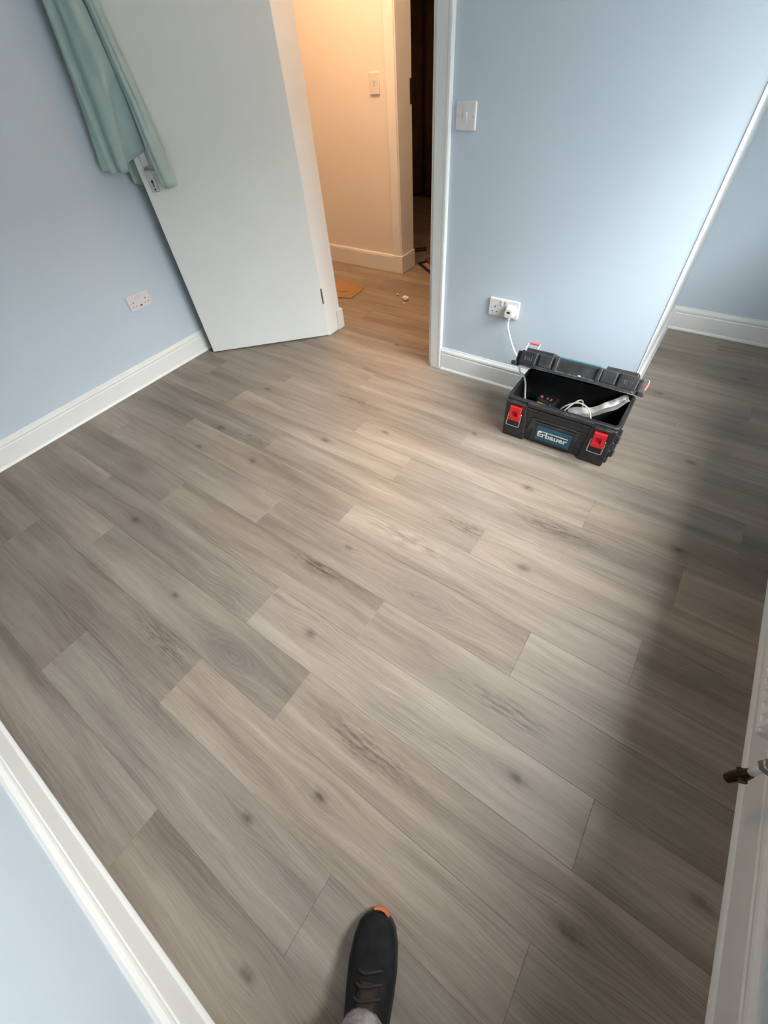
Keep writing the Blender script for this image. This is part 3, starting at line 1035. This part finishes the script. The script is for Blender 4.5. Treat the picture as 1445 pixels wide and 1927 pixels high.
for s in (-1, 1):
    b = newbm()
    lbox(b, s * 0.2 - 0.036, s * 0.2 + 0.034, -LD - 0.008, -LD + 0.02, 0.008, LT - 0.002)     # corner block with embossing
    for k in range(4):
        lbox(b, s * 0.2 - 0.016 + k * 0.009, s * 0.2 - 0.012 + k * 0.009, -LD - 0.0095, -LD, 0.026, 0.040, 0.0008, 1)
    link('lid_corner', b, MAT['black_plastic'], lid)
    b = newbm()
    lbox(b, s * 0.128 - 0.028, s * 0.128 + 0.028, -LD - 0.005, -LD + 0.02, 0.012, LT - 0.004)
    lbox(b, s * 0.086 - 0.006, s * 0.086 + 0.012, -LD - 0.007, -LD + 0.02, 0.010, LT - 0.002)
    link('lid_rib', b, MAT['black_plastic'], lid)
    b = newbm()
    lbox(b, s * 0.256 - 0.012, s * 0.256 + 0.012, -LD - 0.006, -LD + 0.055, -0.004, 0.014)     # end flange
    lbox(b, s * 0.246 - 0.010, s * 0.246 + 0.006, -LD + 0.012, -LD + 0.022, 0.010, LT - 0.006)
    link('lid_flange', b, MAT['black_plastic'], lid)
    b = newbm()
    lbox(b, s * 0.165 - 0.060, s * 0.165 + 0.060, -LD + 0.018, -0.03, LT - 0.004, LT + 0.012)   # raised pads on top
    link('lid_pad', b, MAT['black_plastic'], lid)
b = newbm()
lbox(b, -0.080, 0.080, -LD - 0.006, -LD + 0.02, 0.008, 0.014)
link('lid_lip', b, MAT['black_plastic'], lid)
b = newbm()
lbox(b, -0.085, 0.085, -LD + 0.020, -0.03, LT - 0.002, LT + 0.006)
tag(link('lid_panel', b, MAT['teal_top'], lid), 'teal panel on the lid top')
b = newbm()
lbox(b, 0.016, 0.027, -LD - 0.0075, -LD - 0.004, 0.0125, 0.0165, 0.0005, 1)
link('paint_fleck', b, MAT['white_print'], lid)
# wire bails on the lid's ends, red grip on the left one standing up
def lp(x, y, z):
    return lid_m @ Vector((x, y, z))
b = newbm()
tube(b, smooth_path([lp(-0.236, -LD + 0.03, LT - 0.004), lp(-0.234, -LD + 0.045, LT + 0.026), lp(-0.226, -LD + 0.05, LT + 0.034), lp(-0.190, -LD + 0.05, LT + 0.034), lp(-0.186, -LD + 0.048, LT + 0.028), lp(-0.192, -LD + 0.04, LT - 0.002)], 5), 0.0021, 8)
wb = link('lid_bail', b, MAT['chrome'], lid, True)
b = newbm()
tube(b, [lp(-0.228, -LD + 0.05, LT + 0.034), lp(-0.188, -LD + 0.05, LT + 0.034)], 0.0062, 10)
tag(link('bail_grip', b, MAT['pink'], wb), 'faded red grip')
b = newbm()
tube(b, smooth_path([lp(0.240, -LD + 0.02, LT - 0.012), lp(0.262, -LD + 0.022, LT - 0.006), lp(0.267, -LD + 0.022, LT - 0.016), lp(0.262, -LD + 0.022, 0.016), lp(0.252, -LD + 0.022, 0.012)], 5), 0.0024, 8)
wb = link('lid_bail', b, MAT['chrome'], lid, True)
b = newbm()
tube(b, [lp(0.266, -LD + 0.022, LT - 0.018), lp(0.263, -LD + 0.022, 0.022)], 0.0048, 10)
link('bail_grip', b, MAT['pink'], wb)

# --- things in the toolbox
def T(x, y, z):
    return Vector((TBX + x, TBY + y, z))
b = newbm()
path = smooth_path([T(0.02, 0.085, 0.150), T(0.10, 0.108, 0.174), T(0.160, 0.142, 0.200), T(0.200, 0.178, 0.224), T(0.221, 0.197, 0.235)], 10)
ra, rb = [], []
for i, p in enumerate(path):
    t = i / (len(path) - 1)
    w = (0.030 + 0.003 * math.sin(t * 12)) * (1.0 if t < 0.6 else 1.0 - (t - 0.6) * 0.9)
    bend = 0.004 * math.sin(t * 17)
    ra.append([p + Vector((-0.35, 0.42, 0.62)).normalized() * (w * 0.85) + Vector((0, 0, bend)),
               p + Vector((0, 0, bend)),
               p + Vector((0.36, -0.50, -0.04)).normalized() * (w * 0.75) + Vector((0, 0, bend * 0.5)),
               p + Vector((0.36, -0.50, -0.04)).normalized() * (w * 0.75) + Vector((0, 0, bend * 0.5 - 0.002)),
               p + Vector((0, 0, bend - 0.0022)),
               p + Vector((-0.35, 0.42, 0.62)).normalized() * (w * 0.85) + Vector((0, 0, bend - 0.002))])
prism(b, None, ra, True, True)
strip = link('metal_strip', b, MAT['strip'], None, False)
tag(strip, 'bent strip of dull grey metal propping the toolbox lid at its right corner', 'metal strip')
b = newbm()
tube(b, smooth_path([T(-0.03, 0.10, 0.10), T(-0.02, 0.075, 0.165), T(0.005, 0.068, 0.205), T(0.045, 0.075, 0.228), T(0.085, 0.072, 0.222), T(0.112, 0.062, 0.195), T(0.118, 0.055, 0.160), T(0.09, 0.07, 0.10), T(0.03, 0.10, 0.06), T(-0.01, 0.09, 0.09), T(-0.002, 0.065, 0.165), T(0.024, 0.075, 0.212), T(0.05, 0.10, 0.228), T(0.062, 0.125, 0.18), T(0.05, 0.135, 0.08), T(0.02, 0.14, 0.028)], 8), 0.0034, 10)
loop = link('cable_coil', b, MAT['cable'], None, True)
tag(loop, 'looped beige cable rising above the front rim inside the toolbox', 'cable')
# black power tool with yellow band
tm_ = Matrix.Translation(T(-0.092, 0.128, 0.0)) @ Matrix.Rotation(math.radians(-12), 4, 'Z')
b = newbm()
box(b, -0.045, 0.045, -0.032, 0.032, 0.022, 0.175, 0.008, 2, tm_)
box(b, -0.034, 0.034, -0.038, 0.02, 0.06, 0.172, 0.008, 2, tm_)
tool = link('power_tool', b, MAT['black_plastic'])
tag(tool, 'black tool with a yellow band and red and orange marks inside the toolbox', 'tool')
b = newbm()
box(b, -0.033, 0.028, -0.041, -0.030, 0.146, 0.163, 0.003, 1, tm_)
link('band', b, MAT['yellow'], tool)
b = newbm()
box(b, -0.034, -0.022, -0.020, -0.008, 0.172, 0.181, 0.002, 1, tm_)
link('red_mark', b, MAT['pink'], tool)
for x_ in (0.000, 0.018):
    b = newbm()
    box(b, x_ - 0.004, x_ + 0.004, -0.016, -0.004, 0.172, 0.180, 0.002, 1, tm_)
    link('orange_mark', b, MAT['orange'], tool)
# dark lump of tools lying behind the cable
b = newbm()
box(b, -0.05, 0.05, -0.025, 0.025, 0.022, 0.105, 0.012, 2, Matrix.Translation(T(0.045, 0.186, 0)))
box(b, -0.03, 0.03, -0.018, 0.018, 0.10, 0.130, 0.010, 2, Matrix.Translation(T(0.055, 0.186, 0)))
drill = link('tool_case', b, MAT['rubber'])
tag(drill, 'dark rounded tool lying behind the looped cable in the toolbox', 'tool')

# ------------------------------------------------------------------ things on the hall floor
b = newbm()
def poly_slab(bm, pts, z0, z1):
    lo = [Vector((p[0], p[1], z0 + (p[2] if len(p) > 2 else 0))) for p in pts]
    hi = [Vector((p[0], p[1], z1 + (p[2] if len(p) > 2 else 0))) for p in pts]
    prism(bm, None, [lo, hi], True, True)
poly_slab(b, [(-2.50, 2.70), (-2.262, 2.448), (-2.150, 2.482), (-2.158, 2.640), (-2.178, 2.690), (-2.215, 2.672), (-2.222, 2.690), (-2.31, 2.735)], 0.001, 0.006)
card = link('cardboard_scrap', b, MAT['cardboard'])
tag(card, 'flat scrap of orange brown cardboard on the hall floor', 'cardboard')
b = newbm()
poly_slab(b, [(-2.36, 2.56), (-2.30, 2.53), (-2.24, 2.57), (-2.30, 2.60)], 0.0062, 0.009)
link('flap', b, MAT['cardboard'], card)
def crumb(name, label, x, y, r, seed, sx=1.0):
    rnd = random.Random(seed)
    b = newbm()
    bmesh.ops.create_icosphere(b, subdivisions=2, radius=r)
    for v in b.verts:
        v.co *= 0.72 + 0.5 * rnd.random()
        v.co.x *= sx
        v.co.z = v.co.z * 0.75
    mz = min(v.co.z for v in b.verts)
    for v in b.verts:
        v.co += Vector((x, y, -mz))
    o = link(name, b, MAT['plaster'])
    tag(o, label, 'debris')
crumb('plaster_crumb', 'largest white crumb of plaster on the hall floor near the doorway', -1.756, 2.640, 0.021, 3, 1.2)
crumb('plaster_crumb', 'tan crumb on the hall floor left of the largest white one', -1.855, 2.685, 0.010, 4)
crumb('plaster_crumb', 'tiny flake in front of the largest white crumb on the hall floor', -1.735, 2.590, 0.007, 5, 1.4)

# --- framed board just inside the dark doorway
b = newbm()
c0 = Vector((-2.030, 3.262, 0))
ux = (Vector((-1.87, 3.155, 0)) - c0).normalized()
uy = Vector((-ux.y, ux.x, 0))
fm = Matrix((ux, uy, Vector((0, 0, 1)))).transposed().to_4x4()
fm.translation = c0
box(b, 0.0, 0.46, 0.0, 0.016, 0.0, 0.020, 0.002, 1, fm)
box(b, 0.0, 0.016, 0.016, 0.075, 0.0, 0.020, 0.002, 1, fm)
frame = link('framed_board', b, MAT['black_metal'])
tag(frame, 'black edged board lying on the floor just inside the dark inner doorway', 'board')
b = newbm()
box(b, 0.016, 0.46, 0.016, 0.075, 0.001, 0.008, 0.001, 1, fm)
link('panel', b, MAT['board'], frame)
b = newbm()
box(b, -0.02, 0.46, 0.075, 0.115, 0.0, 0.035, 0.003, 1, fm)
tag(link('back_rail', b, MAT['dark_curtain'], frame), 'dark brown back rail')
b = newbm()
cm = Matrix.Translation(Vector((-2.215, 3.52, 0))) @ Matrix.Rotation(math.radians(35), 4, 'Z')
box(b, -0.02, 0.10, -0.016, 0.0, 0.0, 0.018, 0.002, 1, cm)
box(b, -0.02, 0.10, 0.030, 0.044, 0.0, 0.018, 0.002, 1, cm)
box(b, -0.03, 0.0, -0.016, 0.044, 0.0, 0.020, 0.002, 1, cm)
clamp = link('bracket', b, MAT['black_metal'])
tag(clamp, 'small black two pronged bracket on the floor of the dark room', 'bracket')
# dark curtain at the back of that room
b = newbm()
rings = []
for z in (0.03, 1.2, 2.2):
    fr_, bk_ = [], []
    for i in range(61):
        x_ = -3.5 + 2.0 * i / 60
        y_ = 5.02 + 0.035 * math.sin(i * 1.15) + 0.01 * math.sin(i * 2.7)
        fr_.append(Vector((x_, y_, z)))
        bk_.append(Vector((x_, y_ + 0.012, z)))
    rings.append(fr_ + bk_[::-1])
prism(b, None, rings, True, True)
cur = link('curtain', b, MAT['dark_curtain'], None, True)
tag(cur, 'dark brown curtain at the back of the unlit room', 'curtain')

# ------------------------------------------------------------------ radiator at the right edge
rad = empty('radiator', (0.545, 0.64, 0.0))
tag(rad, 'white panel radiator on the right wall with a pipe valve at its near end', 'radiator')
def rl(o):
    o.parent = rad
    o.matrix_parent_inverse = Matrix.Translation(rad.location).inverted()
    return o
RY0, RY1, RZ0, RZ1 = 0.625, 1.75, 0.235, 0.80
b = newbm()
prof = []
n = int((RY1 - RY0) / 0.0333)
pts_f = []
for i in range(n + 1):
    y_ = RY0 + i * 0.0333
    for (dy_, dxx) in ((0.0, 0.0), (0.008, 0.010), (0.022, 0.010), (0.030, 0.0)):
        pts_f.append((0.540 - dxx, y_ + dy_))
back = [(0.578, pts_f[-1][1]), (0.578, RY0)]
rings = [[Vector((x_, y_, z)) for x_, y_ in pts_f + back] for z in (RZ0, RZ1)]
prism(b, None, rings, True, True)
box(b, 0.531, 0.578, RY0 - 0.004, pts_f[-1][1] + 0.004, RZ0 - 0.012, RZ0 + 0.012, 0.005, 2)
box(b, 0.531, 0.578, RY0 - 0.004, pts_f[-1][1] + 0.004, RZ1 - 0.012, RZ1 + 0.012, 0.005, 2)
rl(link('panel', b, MAT['radiator']))
for y_ in (0.85, 1.5):
    b = newbm()
    box(b, 0.576, XR - 0.0015, y_ - 0.015, y_ + 0.015, 0.62, 0.70, 0.002)
    rl(link('wall_bracket', b, MAT['radiator']))
b = newbm()
cyl(b, (0.562, 0.626, 0.262), (0.562, 0.592, 0.262), 0.011, 14)
cyl(b, (0.562, 0.606, 0.262), (0.562, 0.588, 0.262), 0.016, 6)
rl(link('valve_nut', b, MAT['steel']))
b = newbm()
cyl(b, (0.562, 0.560, 0.288), (0.562, 0.560, 0.236), 0.0135, 14)
cyl(b, (0.562, 0.588, 0.262), (0.562, 0.560, 0.262), 0.0105, 14)
cyl(b, (0.562, 0.560, 0.240), (0.562, 0.560, 0.222), 0.017, 6)
rl(link('valve_body', b, MAT['chrome']))
b = newbm()
tube(b, [(0.562, 0.560, 0.225), (0.562, 0.556, 0.160)], 0.0085, 12)
tag(rl(link('pipe', b, MAT['radiator'], None, True)), 'white painted pipe tail')
b = newbm()
tube(b, [(0.562, 0.556, 0.168), (0.560, 0.553, 0.150), (0.556, 0.549, 0.118), (0.553, 0.546, 0.096)], [0.010, 0.0125, 0.0135, 0.012], 8)
cyl(b, (0.562, 0.536, 0.142), (0.556, 0.566, 0.138), 0.009, 8)
dv = rl(link('drain_valve', b, MAT['brass']))
tag(dv, 'dark tarnished brass drain valve')
b = newbm()
tube(b, [(0.554, 0.547, 0.10), (0.553, 0.546, 0.0)], 0.0055, 12)

b.free()

# ------------------------------------------------------------------ the photographer's foot
person = empty('person', (0.035, -0.30, 0.0))
tag(person, 'photographer\'s leg in pale grey trousers and black shoe with orange toe', 'person')
ang = math.radians(26.0)
pm = Matrix.Translation(Vector((-0.020, -0.155, 0.0))) @ Matrix.Rotation(ang, 4, 'Z')
def pl(x, y, z):
    return pm @ Vector((x, y, z))
def pp(o):
    o.parent = person
    o.matrix_parent_inverse = Matrix.Translation(person.location).inverted()
    return o
# shoe stations: y back from the toe, half width, sole z, top z
st = [(0.000, 0.012, 0.020, 0.040), (-0.006, 0.026, 0.018, 0.048), (-0.020, 0.038, 0.016, 0.058), (-0.045, 0.046, 0.014, 0.066), (-0.085, 0.050, 0.013, 0.076), (-0.125, 0.048, 0.013, 0.092), (-0.165, 0.044, 0.014, 0.112), (-0.205, 0.040, 0.015, 0.128), (-0.245, 0.038, 0.016, 0.130), (-0.275, 0.034, 0.016, 0.122), (-0.290, 0.022, 0.018, 0.105)]
b = newbm()
rings = []
for y_, hw, zb, zt in st:
    r_ = []
    for k in range(20):
        a = 2 * math.pi * k / 20
        ca, sa = math.cos(a), math.sin(a)
        x_ = hw * (abs(ca) ** 0.75) * (1 if ca >= 0 else -1)
        z_ = (zb + zt) / 2 + (zt - zb) / 2 * (abs(sa) ** (0.8 if sa > 0 else 0.45)) * (1 if sa >= 0 else -1)
        if sa > 0:
            x_ *= 1 - 0.18 * sa
        r_.append(pl(x_, y_, z_))
    rings.append(r_)
prism(b, None, rings, True, True)
shoe = pp(link('shoe', b, MAT['suede'], None, True))
b = newbm()
outl = []
for y_, hw, zb, zt in st:
    outl.append((hw + 0.004, y_))
full = [(-w, y_) for w, y_ in outl] [::-1] + [(0.0, 0.006)] + outl
rings = [[pl(a, c, z) for a, c in full] for z in (0.0, 0.004, 0.020, 0.026)]
prism(b, None, rings, True, True)
so = link('sole', b, MAT['rubber'], shoe)
so.matrix_parent_inverse = shoe.matrix_parent_inverse.copy() if False else Matrix.Identity(4)
b = newbm()
arc_o = [(-0.012, 0.0065), (-0.004, 0.0088), (0.005, 0.0092), (0.015, 0.0068), (0.026, -0.001)]
arc_i = [(0.023, -0.005), (0.013, 0.002), (0.004, 0.004), (-0.004, 0.0035), (-0.011, 0.0025)]
rings = [[pl(a, c, z) for a, c in arc_o + arc_i] for z in (0.004, 0.034)]
prism(b, None, rings, True, True)
tag(link('toe_cap', b, MAT['orange'], shoe), 'orange rubber toe edge')
for k in range(3):
    y_ = -0.088 - k * 0.018
    zt = 0.078 + k * 0.0095
    b = newbm()
    tube(b, smooth_path([pl(-0.026, y_, zt - 0.006), pl(-0.012, y_ - 0.002, zt + 0.005), pl(0.012, y_ + 0.004, zt + 0.005), pl(0.026, y_ + 0.006, zt - 0.006)], 4), 0.0026, 8)
    link('lace', b, MAT['brown_lace'], shoe, True)
b = newbm()
tl = [(-0.10, 0.020, 0.084), (-0.14, 0.021, 0.103), (-0.18, 0.022, 0.123), (-0.205, 0.022, 0.140)]
rings = [[pl(-w, y_, z), pl(-w * 0.5, y_, z + 0.005), pl(w * 0.5, y_, z + 0.005), pl(w, y_, z), pl(w * 0.5, y_, z - 0.004), pl(-w * 0.5, y_, z - 0.004)] for y_, w, z in tl]
prism(b, None, rings, True, True)
link('tongue', b, MAT['brown_lace'], shoe, True)
# trouser leg from cuff to thigh, leaning back under the camera
b = newbm()
leg = [(-0.196, 0.094, 0.052, 0.066), (-0.200, 0.120, 0.054, 0.066), (-0.216, 0.20, 0.054, 0.064), (-0.232, 0.30, 0.060, 0.070), (-0.240, 0.40, 0.064, 0.074), (-0.240, 0.50, 0.064, 0.070), (-0.245, 0.58, 0.070, 0.076), (-0.255, 0.70, 0.080, 0.086), (-0.262, 0.80, 0.086, 0.092)]
rings = []
for i, (y_, z_, rx_, ry_) in enumerate(leg):
    rings.append([pl(rx_ * math.cos(2 * math.pi * k / 24) * (1 + 0.03 * math.sin(3 * k + i)), y_ + ry_ * math.sin(2 * math.pi * k / 24), z_ + 0.006 * math.sin(2 * k + i * 1.7)) for k in range(24)])
prism(b, None, rings, True, True)
pp(link('trouser_leg', b, MAT['trouser'], None, True))
